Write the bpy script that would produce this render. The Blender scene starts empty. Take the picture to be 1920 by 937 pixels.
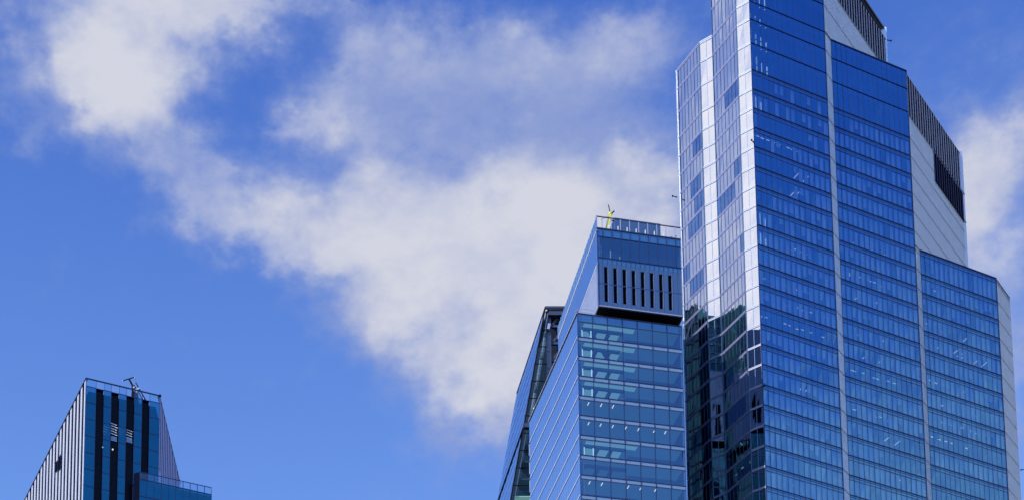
import bpy, math, random
from mathutils import Vector
R = math.radians
rnd = random.Random(22)
sc = bpy.context.scene
COL = sc.collection

# ------------------------------------------------------------------ camera
cam = bpy.data.cameras.new('camera'); co = bpy.data.objects.new('camera', cam); COL.objects.link(co)
co.location = (0, 0, 1.7); co.rotation_euler = (R(90 + 8.955), 0, 0)
cam.sensor_width = 36; cam.lens = 68.06; cam.shift_x = .1448; cam.shift_y = .9945
cam.clip_start = .5; cam.clip_end = 12000
sc.camera = co

# ------------------------------------------------------------------ sun, sky, exposure
SUN_AZ, SUN_EL = -129, 38            # azimuth from +Y towards +X
sun = bpy.data.lights.new('sun', 'SUN'); so = bpy.data.objects.new('sun', sun); COL.objects.link(so)
sun.energy = 4.4; sun.angle = R(.53); sun.color = (1, .95, .87)
sd = Vector((math.sin(R(SUN_AZ)) * math.cos(R(SUN_EL)), math.cos(R(SUN_AZ)) * math.cos(R(SUN_EL)), math.sin(R(SUN_EL))))
so.rotation_euler = sd.to_track_quat('Z', 'Y').to_euler()
sc.view_settings.view_transform = 'Standard'; sc.view_settings.look = 'None'
sc.view_settings.exposure = 0; sc.view_settings.gamma = 1
sc.cycles.transparent_max_bounces = 16; sc.cycles.max_bounces = 9; sc.cycles.glossy_bounces = 5
sc.cycles.caustics_reflective = False

SKY_TINT = (1.52, 1.96, 2.85)
CLOUD_WHITE = (6.5, 6.65, 7.6)
CLOUD_GREY = (2.8, 3.6, 6.6)
world = bpy.data.worlds.new('World'); sc.world = world; world.use_nodes = True
nt = world.node_tree; N = nt.nodes; N.clear()
def nd(t, **k):
    n = N.new(t)
    for a, v in k.items(): setattr(n, a, v)
    return n
def lk(a, b): nt.links.new(a, b)
def mth(op, a, b=None, c=None, clamp=False):
    n = nd('ShaderNodeMath', operation=op, use_clamp=clamp)
    for i, v in enumerate((a, b, c)):
        if v is None: continue
        if hasattr(v, 'is_linked'): lk(v, n.inputs[i])
        else: n.inputs[i].default_value = v
    return n.outputs[0]
def vmt(op, a, b=None):
    n = nd('ShaderNodeVectorMath', operation=op)
    for i, v in enumerate((a, b)):
        if v is None: continue
        if hasattr(v, 'is_linked'): lk(v, n.inputs[i])
        else: n.inputs[i].default_value = v
    return n
sky = nd('ShaderNodeTexSky', sky_type='NISHITA'); sky.sun_disc = False
sky.sun_elevation = R(SUN_EL); sky.sun_rotation = R(SUN_AZ)
sky.air_density = 1.0; sky.dust_density = .6; sky.ozone_density = 1.6; sky.altitude = 50
tint = nd('ShaderNodeMix', data_type='RGBA', blend_type='MULTIPLY'); tint.inputs[0].default_value = 1
lk(sky.outputs[0], tint.inputs[6]); tint.inputs[7].default_value = (*SKY_TINT, 1)
geo = nd('ShaderNodeTexCoord')
sep = nd('ShaderNodeSeparateXYZ'); lk(geo.outputs['Generated'], sep.inputs[0])
az = mth('MULTIPLY', mth('ARCTAN2', sep.outputs[0], sep.outputs[1]), 180 / math.pi)
el = mth('MULTIPLY', mth('ARCSINE', sep.outputs[2]), 180 / math.pi)
# the sky deepens with height
gr = nd('ShaderNodeMapRange'); lk(el, gr.inputs[0]); gr.inputs[1].default_value = 26; gr.inputs[2].default_value = 46
gm_ = nd('ShaderNodeMix', data_type='RGBA'); lk(gr.outputs[0], gm_.inputs[0]); gm_.inputs[6].default_value = (1.12, 1.06, 1.0, 1); gm_.inputs[7].default_value = (.36, .52, .82, 1)
tint2 = nd('ShaderNodeMix', data_type='RGBA', blend_type='MULTIPLY'); tint2.inputs[0].default_value = 1
lk(tint.outputs[2], tint2.inputs[6]); lk(gm_.outputs[2], tint2.inputs[7])
# noises live on the sky direction
def noise(scale, detail, rough, off=(0, 0, 0), squash=1.4):
    mp = nd('ShaderNodeMapping'); lk(geo.outputs['Generated'], mp.inputs[0])
    mp.inputs['Location'].default_value = off; mp.inputs['Scale'].default_value = (1, 1, squash)
    n = nd('ShaderNodeTexNoise'); lk(mp.outputs[0], n.inputs['Vector'])
    n.inputs['Scale'].default_value = scale; n.inputs['Detail'].default_value = detail; n.inputs['Roughness'].default_value = rough
    return n
wn = noise(14, 5, .58, (3.1, .2, .7)); wn2 = noise(48, 4, .6, (1.1, 5.2, .7))
cmb = nd('ShaderNodeCombineXYZ'); lk(az, cmb.inputs[0]); lk(el, cmb.inputs[1])
w1 = vmt('MULTIPLY', vmt('SUBTRACT', wn.outputs['Color'], (.5, .5, .5)).outputs[0], (5.5, 4.0, 0)).outputs[0]
w2 = vmt('MULTIPLY', vmt('SUBTRACT', wn2.outputs['Color'], (.5, .5, .5)).outputs[0], (1.6, 1.3, 0)).outputs[0]
P = vmt('ADD', vmt('ADD', cmb.outputs[0], w1).outputs[0], w2).outputs[0]
BLOBS = [(-7.6,41.4,3.0,1.2,0.90),(-7.6,40.1,2.0,1.1,0.90),(-9.7,40.8,1.7,1.1,0.80),(-10.8,39.2,0.7,0.5,0.50),(-11.8,40.8,1.0,1.1,0.35),(-4.7,42.0,3.2,0.6,0.75),(-0.7,42.1,2.1,0.4,0.50),(-6.2,39.2,1.4,0.9,0.5),(-4.9,38.2,1.8,0.9,0.62),(-5.3,37.1,1.4,0.7,0.45),(-3.3,37.2,1.6,0.9,0.5),(0.1,37.9,2.3,1.3,0.80),(-0.7,36.6,1.7,0.9,0.50),(2.9,36.9,3.3,1.7,0.95),(6.0,37.0,4.0,1.2,0.45),(5.5,35.6,2.6,1.3,0.35),(3.8,35.5,3.6,1.4,0.60),(7.5,38.1,3.3,1.2,0.80),(5.7,34.7,2.6,1.8,0.60),(3.4,33.6,1.9,1.3,0.60),(1.0,34.8,1.7,1.0,0.45),(4.6,32.8,1.7,1.2,0.6),(5.3,31.5,1.0,0.9,0.35),(-0.4,41.0,1.5,1.0,0.25),(-1.0,40.6,1.1,.7,.2),(2.0,32.7,1.0,0.7,0.20),(3.2,31.6,1.0,0.8,0.20),(8.8,36.6,2.4,1.6,0.60),(-1.4,40.0,1.4,0.7,0.5),(5.2,40.2,4.6,1.5,0.24),(-2.7,39.7,0.7,0.7,0.35),(2.1,40.0,3.3,1.2,0.42),(1.4,41.2,3.2,0.9,0.34),(4.9,41.2,3.2,1.3,0.34),(7.5,40.3,3.3,1.4,0.38),(9.0,41.5,1.9,0.9,0.42),(20.0,36.8,2.0,1.1,0.65),(18.7,35.8,2.2,1.6,0.60),(20.2,32.7,1.1,1.2,0.40),(19.5,34.7,1.6,0.9,0.4),(19.9,31.1,0.9,1.4,0.35),
         # clouds outside the frame, added for glass reflections and to brighten pale panels
         (-63, 33, 16, 9, 1.0), (-60, 44, 12, 4, .6), (-112, 34, 26, 16, 1.5), (55, 34, 24, 14, 1.25), (125, 10, 45, 11, 1.6), (60, 14, 30, 12, 1.2), (112, 28, 12, 5.5, 1.0), (112, 34, 2.5, 1.6, .35), (116, 36.5, 2.0, 1.0, .3), (110, 38, 1.4, .9, .25), (-35, 60, 20, 8, .6)]
acc = None
for (a, e, ra, re, amp) in BLOBS:
    d = vmt('MULTIPLY', vmt('SUBTRACT', P, (a, e, 0)).outputs[0], (1 / ra, 1 / re, 0)).outputs[0]
    q = nd('ShaderNodeVectorMath', operation='DOT_PRODUCT'); lk(d, q.inputs[0]); lk(d, q.inputs[1])
    g = mth('POWER', .36788, q.outputs['Value'])
    acc = mth('MULTIPLY', g, amp) if acc is None else mth('MULTIPLY_ADD', g, amp, acc)
fn = noise(30, 8, .6, (7, 2, 9)).outputs[0]
fn2 = noise(110, 5, .65, (4, 1, 3), 1.8).outputs[0]
dens0 = mth('ADD', mth('ADD', acc, mth('MULTIPLY', mth('SUBTRACT', fn, .5), .95)), mth('MULTIPLY', mth('SUBTRACT', fn2, .5), .35))
mr = nd('ShaderNodeMapRange', interpolation_type='SMOOTHSTEP'); lk(dens0, mr.inputs[0])
mr.inputs[1].default_value = .02; mr.inputs[2].default_value = 1.1
sn = noise(16, 5, .55, (2, 8, 4)).outputs[0]
shade = nd('ShaderNodeMapRange', interpolation_type='SMOOTHSTEP')
lk(mth('ADD', acc, mth('MULTIPLY', mth('SUBTRACT', sn, .5), 3.0)), shade.inputs[0])
shade.inputs[1].default_value = .3; shade.inputs[2].default_value = 1.6
cc = nd('ShaderNodeMix', data_type='RGBA'); lk(shade.outputs[0], cc.inputs[0])
cc.inputs[6].default_value = (*CLOUD_GREY, 1); cc.inputs[7].default_value = (*CLOUD_WHITE, 1)
dt = nd('ShaderNodeVectorMath', operation='DOT_PRODUCT'); lk(geo.outputs['Generated'], dt.inputs[0]); dt.inputs[1].default_value = tuple(Vector((math.sin(R(-125)), math.cos(R(-125)), .75)).normalized())
bn = noise(22, 6, .62, (9, 4, 1), 2.0).outputs[0]; bn2 = noise(60, 5, .6, (2, 7, 5), 1.6).outputs[0]
billow = mth('ADD', mth('MULTIPLY', bn, .75), mth('MULTIPLY', bn2, .30))
bm = nd('ShaderNodeMapRange', interpolation_type='SMOOTHSTEP'); lk(billow, bm.inputs[0]); bm.inputs[1].default_value = .36; bm.inputs[2].default_value = .66; bm.inputs[3].default_value = .76; bm.inputs[4].default_value = 1.08
glow = mth('MULTIPLY_ADD', mth('POWER', mth('MAXIMUM', dt.outputs['Value'], 0), 3), .75, 1.0)
cg = nd('ShaderNodeVectorMath', operation='SCALE'); lk(cc.outputs[2], cg.inputs[0]); lk(glow, cg.inputs[3]); lk(mth('MULTIPLY', shade.outputs[0], bm.outputs[0]), cc.inputs[0])
mx = nd('ShaderNodeMix', data_type='RGBA'); lk(mr.outputs[0], mx.inputs[0]); lk(tint2.outputs[2], mx.inputs[6]); lk(cg.outputs[0], mx.inputs[7])
bg = nd('ShaderNodeBackground'); bg.inputs[1].default_value = .1; lk(mx.outputs[2], bg.inputs[0])
wo = nd('ShaderNodeOutputWorld'); lk(bg.outputs[0], wo.inputs[0])

# ------------------------------------------------------------------ materials
def pbr(name, col, rough=.5, metal=0, var=.12, scale=.6, emit=None, estr=1, spec=.5):
    m = bpy.data.materials.new(name); m.use_nodes = True; t = m.node_tree
    b = t.nodes['Principled BSDF']
    tc = t.nodes.new('ShaderNodeTexCoord'); n = t.nodes.new('ShaderNodeTexNoise'); n.inputs['Scale'].default_value = scale; n.inputs['Detail'].default_value = 4
    t.links.new(tc.outputs['Object'], n.inputs['Vector'])
    r = t.nodes.new('ShaderNodeMix'); r.data_type = 'RGBA'
    r.inputs[6].default_value = (*[c * (1 - var) for c in col], 1); r.inputs[7].default_value = (*[min(1, c * (1 + var)) for c in col], 1)
    t.links.new(n.outputs[0], r.inputs[0]); t.links.new(r.outputs[2], b.inputs['Base Color'])
    b.inputs['Roughness'].default_value = rough; b.inputs['Metallic'].default_value = metal
    b.inputs['Specular IOR Level'].default_value = spec
    if emit: b.inputs['Emission Color'].default_value = (*emit, 1); b.inputs['Emission Strength'].default_value = estr
    return m
def glass(name, refl, trans, base, power=4, rough=.012, bump=0, bscale=.25):
    """coated pane: tinted mirror over tinted see-through, more mirror at grazing angles"""
    m = bpy.data.materials.new(name); m.use_nodes = True; t = m.node_tree; t.nodes.clear()
    lw = t.nodes.new('ShaderNodeLayerWeight'); lw.inputs[0].default_value = .5
    p = t.nodes.new('ShaderNodeMath'); p.operation = 'POWER'; t.links.new(lw.outputs['Facing'], p.inputs[0]); p.inputs[1].default_value = power
    ma = t.nodes.new('ShaderNodeMath'); ma.operation = 'MULTIPLY_ADD'; t.links.new(p.outputs[0], ma.inputs[0]); ma.inputs[1].default_value = 1 - base; ma.inputs[2].default_value = base
    g = t.nodes.new('ShaderNodeBsdfGlossy'); g.inputs['Roughness'].default_value = rough
    # coating slightly uneven from pane to pane
    tc = t.nodes.new('ShaderNodeTexCoord'); n = t.nodes.new('ShaderNodeTexNoise'); n.inputs['Scale'].default_value = .22; n.inputs['Detail'].default_value = 3
    t.links.new(tc.outputs['Object'], n.inputs['Vector'])
    r = t.nodes.new('ShaderNodeMix'); r.data_type = 'RGBA'
    r.inputs[6].default_value = (*[c * .88 for c in refl], 1); r.inputs[7].default_value = (*[min(1, c * 1.1) for c in refl], 1)
    t.links.new(n.outputs[0], r.inputs[0]); t.links.new(r.outputs[2], g.inputs['Color'])
    if bump:
        bn = t.nodes.new('ShaderNodeTexNoise'); bn.inputs['Scale'].default_value = bscale; bn.inputs['Detail'].default_value = 2
        t.links.new(tc.outputs['Object'], bn.inputs['Vector'])
        bb = t.nodes.new('ShaderNodeBump'); bb.inputs['Strength'].default_value = 1; bb.inputs['Distance'].default_value = bump
        t.links.new(bn.outputs[0], bb.inputs['Height']); t.links.new(bb.outputs[0], g.inputs['Normal'])
    tr = t.nodes.new('ShaderNodeBsdfTransparent'); tr.inputs[0].default_value = (*trans, 1)
    mix = t.nodes.new('ShaderNodeMixShader'); o = t.nodes.new('ShaderNodeOutputMaterial')
    t.links.new(ma.outputs[0], mix.inputs[0]); t.links.new(tr.outputs[0], mix.inputs[1]); t.links.new(g.outputs[0], mix.inputs[2]); t.links.new(mix.outputs[0], o.inputs[0])
    return m
def emi(name, col, s):
    m = bpy.data.materials.new(name); m.use_nodes = True; t = m.node_tree; t.nodes.clear()
    e = t.nodes.new('ShaderNodeEmission'); e.inputs[0].default_value = (*col, 1); e.inputs[1].default_value = s
    o = t.nodes.new('ShaderNodeOutputMaterial'); t.links.new(e.outputs[0], o.inputs[0]); return m

M = {
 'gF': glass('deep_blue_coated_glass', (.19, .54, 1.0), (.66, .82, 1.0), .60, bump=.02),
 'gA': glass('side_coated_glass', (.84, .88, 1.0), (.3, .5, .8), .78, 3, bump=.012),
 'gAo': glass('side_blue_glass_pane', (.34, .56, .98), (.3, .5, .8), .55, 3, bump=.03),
 'gB': glass('bright_strip_glass', (.98, .98, .98), (.7, .75, .85), .75, 3, bump=.012),
 'g8': glass('clear_blue_glass', (.38, .62, .80), (.66, .88, .92), .36, bump=.012),
 'g8s': glass('side_blue_glass', (.97, 1.0, 1.0), (.3, .5, .8), .90, 2, bump=.012),
 'gd': glass('dark_teal_glass', (.10, .36, .42), (.2, .35, .4), .24, 5, bump=.02),
 'gL': glass('sloped_blue_glass', (.90, .97, 1.0), (.8, .9, 1.0), .62, 1.6, bump=.02),
 'gT': glass('left_tower_glass', (.06, .38, .52), (.25, .45, .6), .50, bump=.015),
 'gS': glass('greenish_strip_glass', (.3, .5, .5), (.70, .82, .78), .06),
 'gC': glass('balustrade_glass', (.6, .8, .9), (.72, .88, .95), .18),
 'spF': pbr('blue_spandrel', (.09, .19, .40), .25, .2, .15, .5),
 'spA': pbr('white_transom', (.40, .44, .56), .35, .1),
 'lnF': pbr('dark_blue_joint', (.010, .028, .12), .4),
 'lnA': pbr('violet_joint', (.10, .10, .36), .4),
 'rail': pbr('pale_rail', (.13, .21, .42), .4, .2),
 'bl': pbr('pale_blind', (.80, .80, .82), .8, 0, .12, .35),
 'bl2': pbr('grey_blind', (.52, .58, .66), .8, 0, .15, .35),
 'blA': pbr('pale_side_blind', (.66, .68, .76), .8, 0, .08, .35),
 'slab': pbr('office_ceiling', (.06, .09, .14), .8),
 'core': pbr('office_core', (.03, .05, .09), .8),
 'pan': pbr('pale_metal_panel', (.84, .90, .96), .24, .45, .10, .5),
 'sline': pbr('blue_side_joint', (.10, .24, .58), .3, .5),
 'panl': pbr('panel_joint', (.24, .28, .38), .5),
 'finr': pbr('shade_tinted_white_fin', (.34, .36, .62), .4, .4),  # white fins on the shaded side, shade and sky reflection put into the colour
 'fin': pbr('pale_fin', (.36, .40, .52), .4, .4),
 'finl': pbr('grey_white_fin', (.56, .57, .62), .4, .2, .18),  # greyer off-white with random tone variation
 'void': pbr('dark_louvre_void', (.005, .007, .018), .8, spec=0),
 'steel': pbr('blue_grey_steel', (.055, .07, .12), .45, .4),
 'steelp': pbr('pale_steel', (.42, .45, .55), .4, .5),
 'black': pbr('black_metal', (.008, .009, .014), .7, 0, spec=.05),
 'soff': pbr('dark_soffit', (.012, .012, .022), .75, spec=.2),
 'roof': pbr('roof_membrane', (.18, .19, .21), .9),
 'sp8': pbr('lilac_spandrel', (.24, .35, .48), .3, .35, .06),
 'mid8': pbr('blue_cladding', (.085, .16, .29), .3, .4, .08),
 'ceil8': pbr('painted_glow_teal_ceiling', (.35, .5, .48), .8, emit=(.26, .48, .48), estr=.62),  # emission stands in for room light falling on the ceiling
 'ceil8d': pbr('faint_glow_ceiling', (.10, .16, .24), .8, emit=(.05, .14, .22), estr=.45),  # weak emission in the ceiling itself, lightens the window interiors
 'beam': pbr('dark_beam', (.05, .08, .14), .7),
 'warm': emi('warm_ceiling_light', (1, .78, .60), 1.5),
 'white': emi('white_ceiling_light', (.92, .93, .95), .9),
 'cyan': emi('cool_strip_light', (.62, .90, .98), 1.1),
 'white_l': pbr('white_fin_metal', (.80, .80, .82), .35, .1, .08),
 'darkglass': pbr('near_black_bay', (.004, .006, .016), .3, spec=.3),
 'yel': pbr('yellow_paint', (.62, .60, .06), .45),
 'red': pbr('red_lamp', (.6, .05, .05), .4),
 'conc': pbr('concrete', (.32, .32, .31), .85),
 'ground': pbr('asphalt_ground', (.05, .05, .052), .9, 0, .2, .05),
}

# ------------------------------------------------------------------ mesh helpers
class MB:
    def __init__(s): s.v = []; s.f = []; s.m = []; s.mats = []
    def mi(s, m):
        m = M[m] if isinstance(m, str) else m
        if m not in s.mats: s.mats.append(m)
        return s.mats.index(m)
    def face(s, pts, m):
        b = len(s.v); s.v += [tuple(p) for p in pts]; s.f.append(tuple(range(b, b + len(pts)))); s.m.append(s.mi(m))
    def hexa(s, p, m):      # p: 4 bottom + 4 top, same order
        b = len(s.v); s.v += [tuple(q) for q in p]; k = s.mi(m)
        for f in ((0, 3, 2, 1), (4, 5, 6, 7), (0, 1, 5, 4), (1, 2, 6, 5), (2, 3, 7, 6), (3, 0, 4, 7)):
            s.f.append(tuple(b + i for i in f)); s.m.append(k)
    def prism(s, poly, z0, z1, m, top=None):
        n = len(poly); b = len(s.v)
        s.v += [(x, y, z0) for x, y in poly] + [(x, y, z1) for x, y in poly]
        k = s.mi(m); s.f.append(tuple(b + i for i in range(n))[::-1]); s.m.append(k)
        s.f.append(tuple(b + n + i for i in range(n))); s.m.append(s.mi(top) if top else k)
        for i in range(n):
            j = (i + 1) % n; s.f.append((b + i, b + j, b + n + j, b + n + i)); s.m.append(k)
    def bar(s, a, c, w, m, sides=4):
        a = Vector(a); c = Vector(c); d = (c - a).normalized()
        u = d.cross(Vector((0, 0, 1)) if abs(d.z) < .95 else Vector((1, 0, 0))).normalized(); v = d.cross(u)
        b = len(s.v); k = s.mi(m); r = w / 2 * (1.414 if sides == 4 else 1); o = math.pi / 4 if sides == 4 else 0
        for p in (a, c):
            for i in range(sides):
                t = o + 2 * math.pi * i / sides; s.v.append(tuple(p + u * (math.cos(t) * r) + v * (math.sin(t) * r)))
        s.f.append(tuple(b + i for i in range(sides))); s.m.append(k); s.f.append(tuple(b + sides + i for i in range(sides))[::-1]); s.m.append(k)
        for i in range(sides):
            j = (i + 1) % sides; s.f.append((b + i, b + sides + i, b + sides + j, b + j)); s.m.append(k)
    def ball(s, c, r, m, n=10):
        for i in range(n // 2):
            for j in range(n):
                q = []
                for (ii, jj) in ((i, j), (i, j + 1), (i + 1, j + 1), (i + 1, j)):
                    th = math.pi * ii / (n // 2); ph = 2 * math.pi * jj / n
                    q.append((c[0] + r * math.sin(th) * math.cos(ph), c[1] + r * math.sin(th) * math.sin(ph), c[2] + r * math.cos(th)))
                s.face(q, m)
    def build(s, name, parent=None, smooth=False):
        if not s.f: return None
        me = bpy.data.meshes.new(name); me.from_pydata(s.v, [], s.f)
        for m in s.mats: me.materials.append(m)
        me.polygons.foreach_set('material_index', s.m)
        if smooth: me.polygons.foreach_set('use_smooth', [True] * len(s.f))
        me.update()
        o = bpy.data.objects.new(name, me); COL.objects.link(o)
        if parent:
            o.parent = parent
            off = Vector(parent_world(parent)); me.transform(__import__('mathutils').Matrix.Translation(-off))
        return o
def parent_world(p):
    v = Vector((0, 0, 0))
    while p: v += p.location; p = p.parent
    return v
def thing(name, label, cat, loc, group=None):
    o = bpy.data.objects.new(name, None); COL.objects.link(o); o.location = loc
    o['label'] = label; o['category'] = cat
    if group: o['group'] = group
    return o

class Face:
    """local frame on a vertical wall: u along it (left to right seen from outside), w outwards, z up"""
    def __init__(s, P, Q):
        s.P = Vector((P[0], P[1], 0)); d = Vector((Q[0] - P[0], Q[1] - P[1], 0)); s.L = d.length; s.d = d / s.L; s.n = Vector((s.d.y, -s.d.x, 0))
    def p(s, u, z, w=0): q = s.P + s.d * u + s.n * w; return (q.x, q.y, z)
    def box(s, mb, u0, u1, z0, z1, w0, w1, m):
        mb.hexa([s.p(u0, z0, w1), s.p(u1, z0, w1), s.p(u1, z0, w0), s.p(u0, z0, w0), s.p(u0, z1, w1), s.p(u1, z1, w1), s.p(u1, z1, w0), s.p(u0, z1, w0)], m)
    def pane(s, mb, u0, u1, z0, z1, w, m, j=0):
        a, b, c, d = ((rnd.uniform(-j, j)) for _ in range(4)) if j else (0, 0, 0, 0)
        mb.face([s.p(u0, z0, w + a), s.p(u1, z0, w + b), s.p(u1, z1, w + a + b - d if j else w), s.p(u0, z1, w + d)], m)

# ------------------------------------------------------------------ ground
g = MB(); g.face([(-3000, -3000, 0), (3000, -3000, 0), (3000, 3000, 0), (-3000, 3000, 0)], 'ground')
go = g.build('ground'); go['kind'] = 'structure'

# ================================================================== BIG STEPPED GLASS TOWER
C = (68.73, 306); F1r = (83.92, 313.15); F2l = (85.41, 315.03); F2r = (101.42, 322.56); F3l = (102.74, 324.22)
F3r = (119.46, 332.09); R3b = (123.73, 337.48); R1b = (102.1, 336.07); R2b = (118.05, 343.55)
B2e = (66.78, 307.6); A2e = (63.63, 314.3); B1e = (61.67, 315.92); A1e = (58.63, 322.38); B0e = (58.30, 322.66)
XX = (81.7, 337.1); YY = (73.0, 342.0)
big = thing('glass_skyscraper', 'huge stepped blue glass skyscraper with pale side panels, cut off by the top edge', 'skyscraper', (68.73, 306, 0))
L0 = 265.2; FH = 3.8
ZN = [L0 - FH * k for k in range(0, 30)]
ZTOP = [300, 295.2, 290.2, 284.6, 278.95, 275.3, 270.5, L0]
ZBOT = ZN[-1]

# bodies: slabs on every floor, core, solid lower part
def inset(poly, d):
    cx = sum(p[0] for p in poly) / len(poly); cy = sum(p[1] for p in poly) / len(poly)
    out = []
    n = len(poly)
    for i in range(n):
        a = Vector(poly[i - 1]); b = Vector(poly[i]); c = Vector(poly[(i + 1) % n])
        n1 = Vector(((b - a).y, -(b - a).x)).normalized(); n2 = Vector(((c - b).y, -(c - b).x)).normalized()
        m = (n1 + n2); k = d / max(.35, m.dot(n1)); out.append((b.x - m.x * k, b.y - m.y * k))
    return out
def ccw(poly): 
    a = sum(poly[i - 1][0] * poly[i][1] - poly[i][0] * poly[i - 1][1] for i in range(len(poly)))
    return poly if a > 0 else poly[::-1]
b1 = ccw([A2e, B2e, C, F1r, R1b, XX]); b0 = ccw([B0e, A1e, B1e, A2e, XX, YY]); b2 = ccw([F2l, F2r, R2b, R1b]); b3 = ccw([F3l, F3r, R3b, R2b])
outer = ccw([B0e, A1e, B1e, A2e, B2e, C, F1r, F2l, F2r, F3l, F3r, R3b, R2b, R1b, XX, YY])
for bi, (poly, zt) in enumerate(((b1, 300), (b0, 278.9), (b2, 278.6), (b3, 243.1))):
    p_in = inset(poly, .55)
    for z in [q for q in ZTOP[:-1] + ZN if q < zt + 1]:
        mb = MB(); mb.prism(p_in, z - .75, z - .12, 'slab'); mb.build('floor_slab', big)
    mb = MB(); pc = inset(poly, 4.5) if bi == 1 or bi == 3 else inset(poly, 6.0)
    mb.prism(pc, ZBOT - .5, zt - .3, 'core'); mb.build('core_wall', big)
    mb = MB(); mb.prism(inset(poly, .15), zt - .35, zt, 'roof'); mb.build('roof', big)
mb = MB(); mb.prism(outer, 0, ZBOT - .2, 'spF'); mb.build('lower_body', big)
mb = MB()
for a, b, zt in ((A2e, XX, 300), (XX, R1b, 300), (B0e, YY, 278.95), (YY, XX, 278.95), (R1b, R2b, 278.9), (R2b, R3b, 243)):
    # hidden rear walls
    dx, dy = b[0] - a[0], b[1] - a[1]
    F = Face(b, a)
    z0 = ZBOT
    F.box(mb, 0, F.L, z0, zt, -.3, -.1, 'pan')
mb.build('rear_wall', big)

def lights(F, tower, z_list, mat, n, depth=(1.2, 3.2), ln=1.0, along=True, drop=.80, uu=None):
    for z in z_list:
        mb = MB(); k = n if isinstance(n, int) else rnd.randint(*n)
        for i in range(k):
            u = rnd.uniform(.8, F.L - 1.8) if uu is None else uu[i % len(uu)] * F.L
            w = -rnd.uniform(*depth)
            if along: F.box(mb, u, u + ln, z - drop - .06, z - drop, w - .12, w, mat)
            else: F.box(mb, u, u + .15, z - drop - .06, z - drop, w - ln, w, mat)
        mb.build('ceiling_light', tower)

def front_wall(P, Q, zs, nb, empty=(), part_empty=(), tall_until=None, name='curtain_wall', first=None):
    """main blue glass front: joint line, spandrel with rails, panes, blinds"""
    F = Face(P, Q); fr = MB(); wall = bpy.data.objects.new(name, None)
    us = [F.L * i / nb for i in range(nb + 1)]
    zt, zb = zs[0], zs[-1]
    rows = []
    for i in range(len(zs) - 1):
        z1, z0 = zs[i], zs[i + 1]; tall = z1 > L0 + .1
        band = .95 if not tall else .5
        F.box(fr, 0, F.L, z1 - .10, z1, 0, .10, 'lnF')
        if not tall:
            F.pane(fr, 0, F.L, z1 - band, z1 - .1, -.03, 'spF')
            for j in range(nb): F.pane(fr, us[j], us[j + 1], z1 - band, z1 - .1, 0.0, 'gF', .002)
            F.box(fr, 0, F.L, z1 - .42, z1 - .37, 0, .05, 'lnF'); F.box(fr, 0, F.L, z1 - .50, z1 - .43, .0, .035, 'rail')
            F.box(fr, 0, F.L, z1 - band, z1 - band + .06, 0, .05, 'lnF')
        else:
            F.pane(fr, 0, F.L, z1 - band, z1 - .1, -.03, 'lnF')
            for j in range(nb): F.pane(fr, us[j], us[j + 1], z1 - band, z1 - .1, 0.0, 'gF', .002)
        rows.append((z0, z1 - band, tall, z1))
    for u in us[0:]:
        F.box(fr, max(0, u - .03), min(F.L, u + .03), zb, zt - .1, .0, .045, 'lnF')
    F.box(fr, 0, .12, zb, zt, .045, .09, 'lnF'); F.box(fr, F.L - .12, F.L, zb, zt, .045, .09, 'lnF')
    fo = fr.build(name, big)
    for (z0, z1, tall, zf) in rows:
        mb = MB()
        for j in range(nb): F.pane(mb, us[j] + .03, us[j + 1] - .03, z0, z1, .004, 'gF', .013)
        mb.build('ribbon_window', fo)
        k = round((L0 - zf) / FH)
        bl = MB()
        for j in range(nb):
            if tall:
                if rnd.random() < .25: F.pane(bl, us[j] + .5, us[j] + .85, z0 + .1, z1, -.9, 'rail')
                continue
            if k in empty: continue
            if k in part_empty and part_empty[k](j / nb): continue
            bw = (us[1] - us[0]); c = rnd.random()
            if c < .05: continue
            a = us[j] + bw * rnd.uniform(.12, .18); b = us[j] + bw * (rnd.uniform(.78, .86) if c < .88 else .97)
            lo = z0 + .06 if c > .2 else z0 + rnd.uniform(.2, 2.0)
            F.pane(bl, a, b, lo, z1 - .03, -.16 - rnd.uniform(0, .1), rnd.choice(('bl', 'bl', 'bl2')))
            if rnd.random() < .5: F.box(bl, a, a + .05, lo, z1 - .03, -.15, -.11, 'rail')
        if bl.f: bl.build('window_blind', fo)
    return F, fo

zsF1 = ZTOP[:-1] + ZN
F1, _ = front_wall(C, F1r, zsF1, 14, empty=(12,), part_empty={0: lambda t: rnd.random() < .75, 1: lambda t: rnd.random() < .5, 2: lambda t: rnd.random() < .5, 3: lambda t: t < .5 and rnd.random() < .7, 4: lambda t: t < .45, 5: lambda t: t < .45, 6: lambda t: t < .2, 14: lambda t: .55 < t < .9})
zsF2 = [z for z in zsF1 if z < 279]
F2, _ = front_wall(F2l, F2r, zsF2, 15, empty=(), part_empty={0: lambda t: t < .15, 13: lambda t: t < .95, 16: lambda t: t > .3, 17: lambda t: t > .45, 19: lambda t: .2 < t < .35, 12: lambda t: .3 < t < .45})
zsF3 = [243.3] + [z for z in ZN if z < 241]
F3, _ = front_wall(F3l, F3r, zsF3, 16, empty=(), part_empty={9: lambda t: .25 < t < .6, 15: lambda t: True, 17: lambda t: True, 18: lambda t: True})

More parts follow.
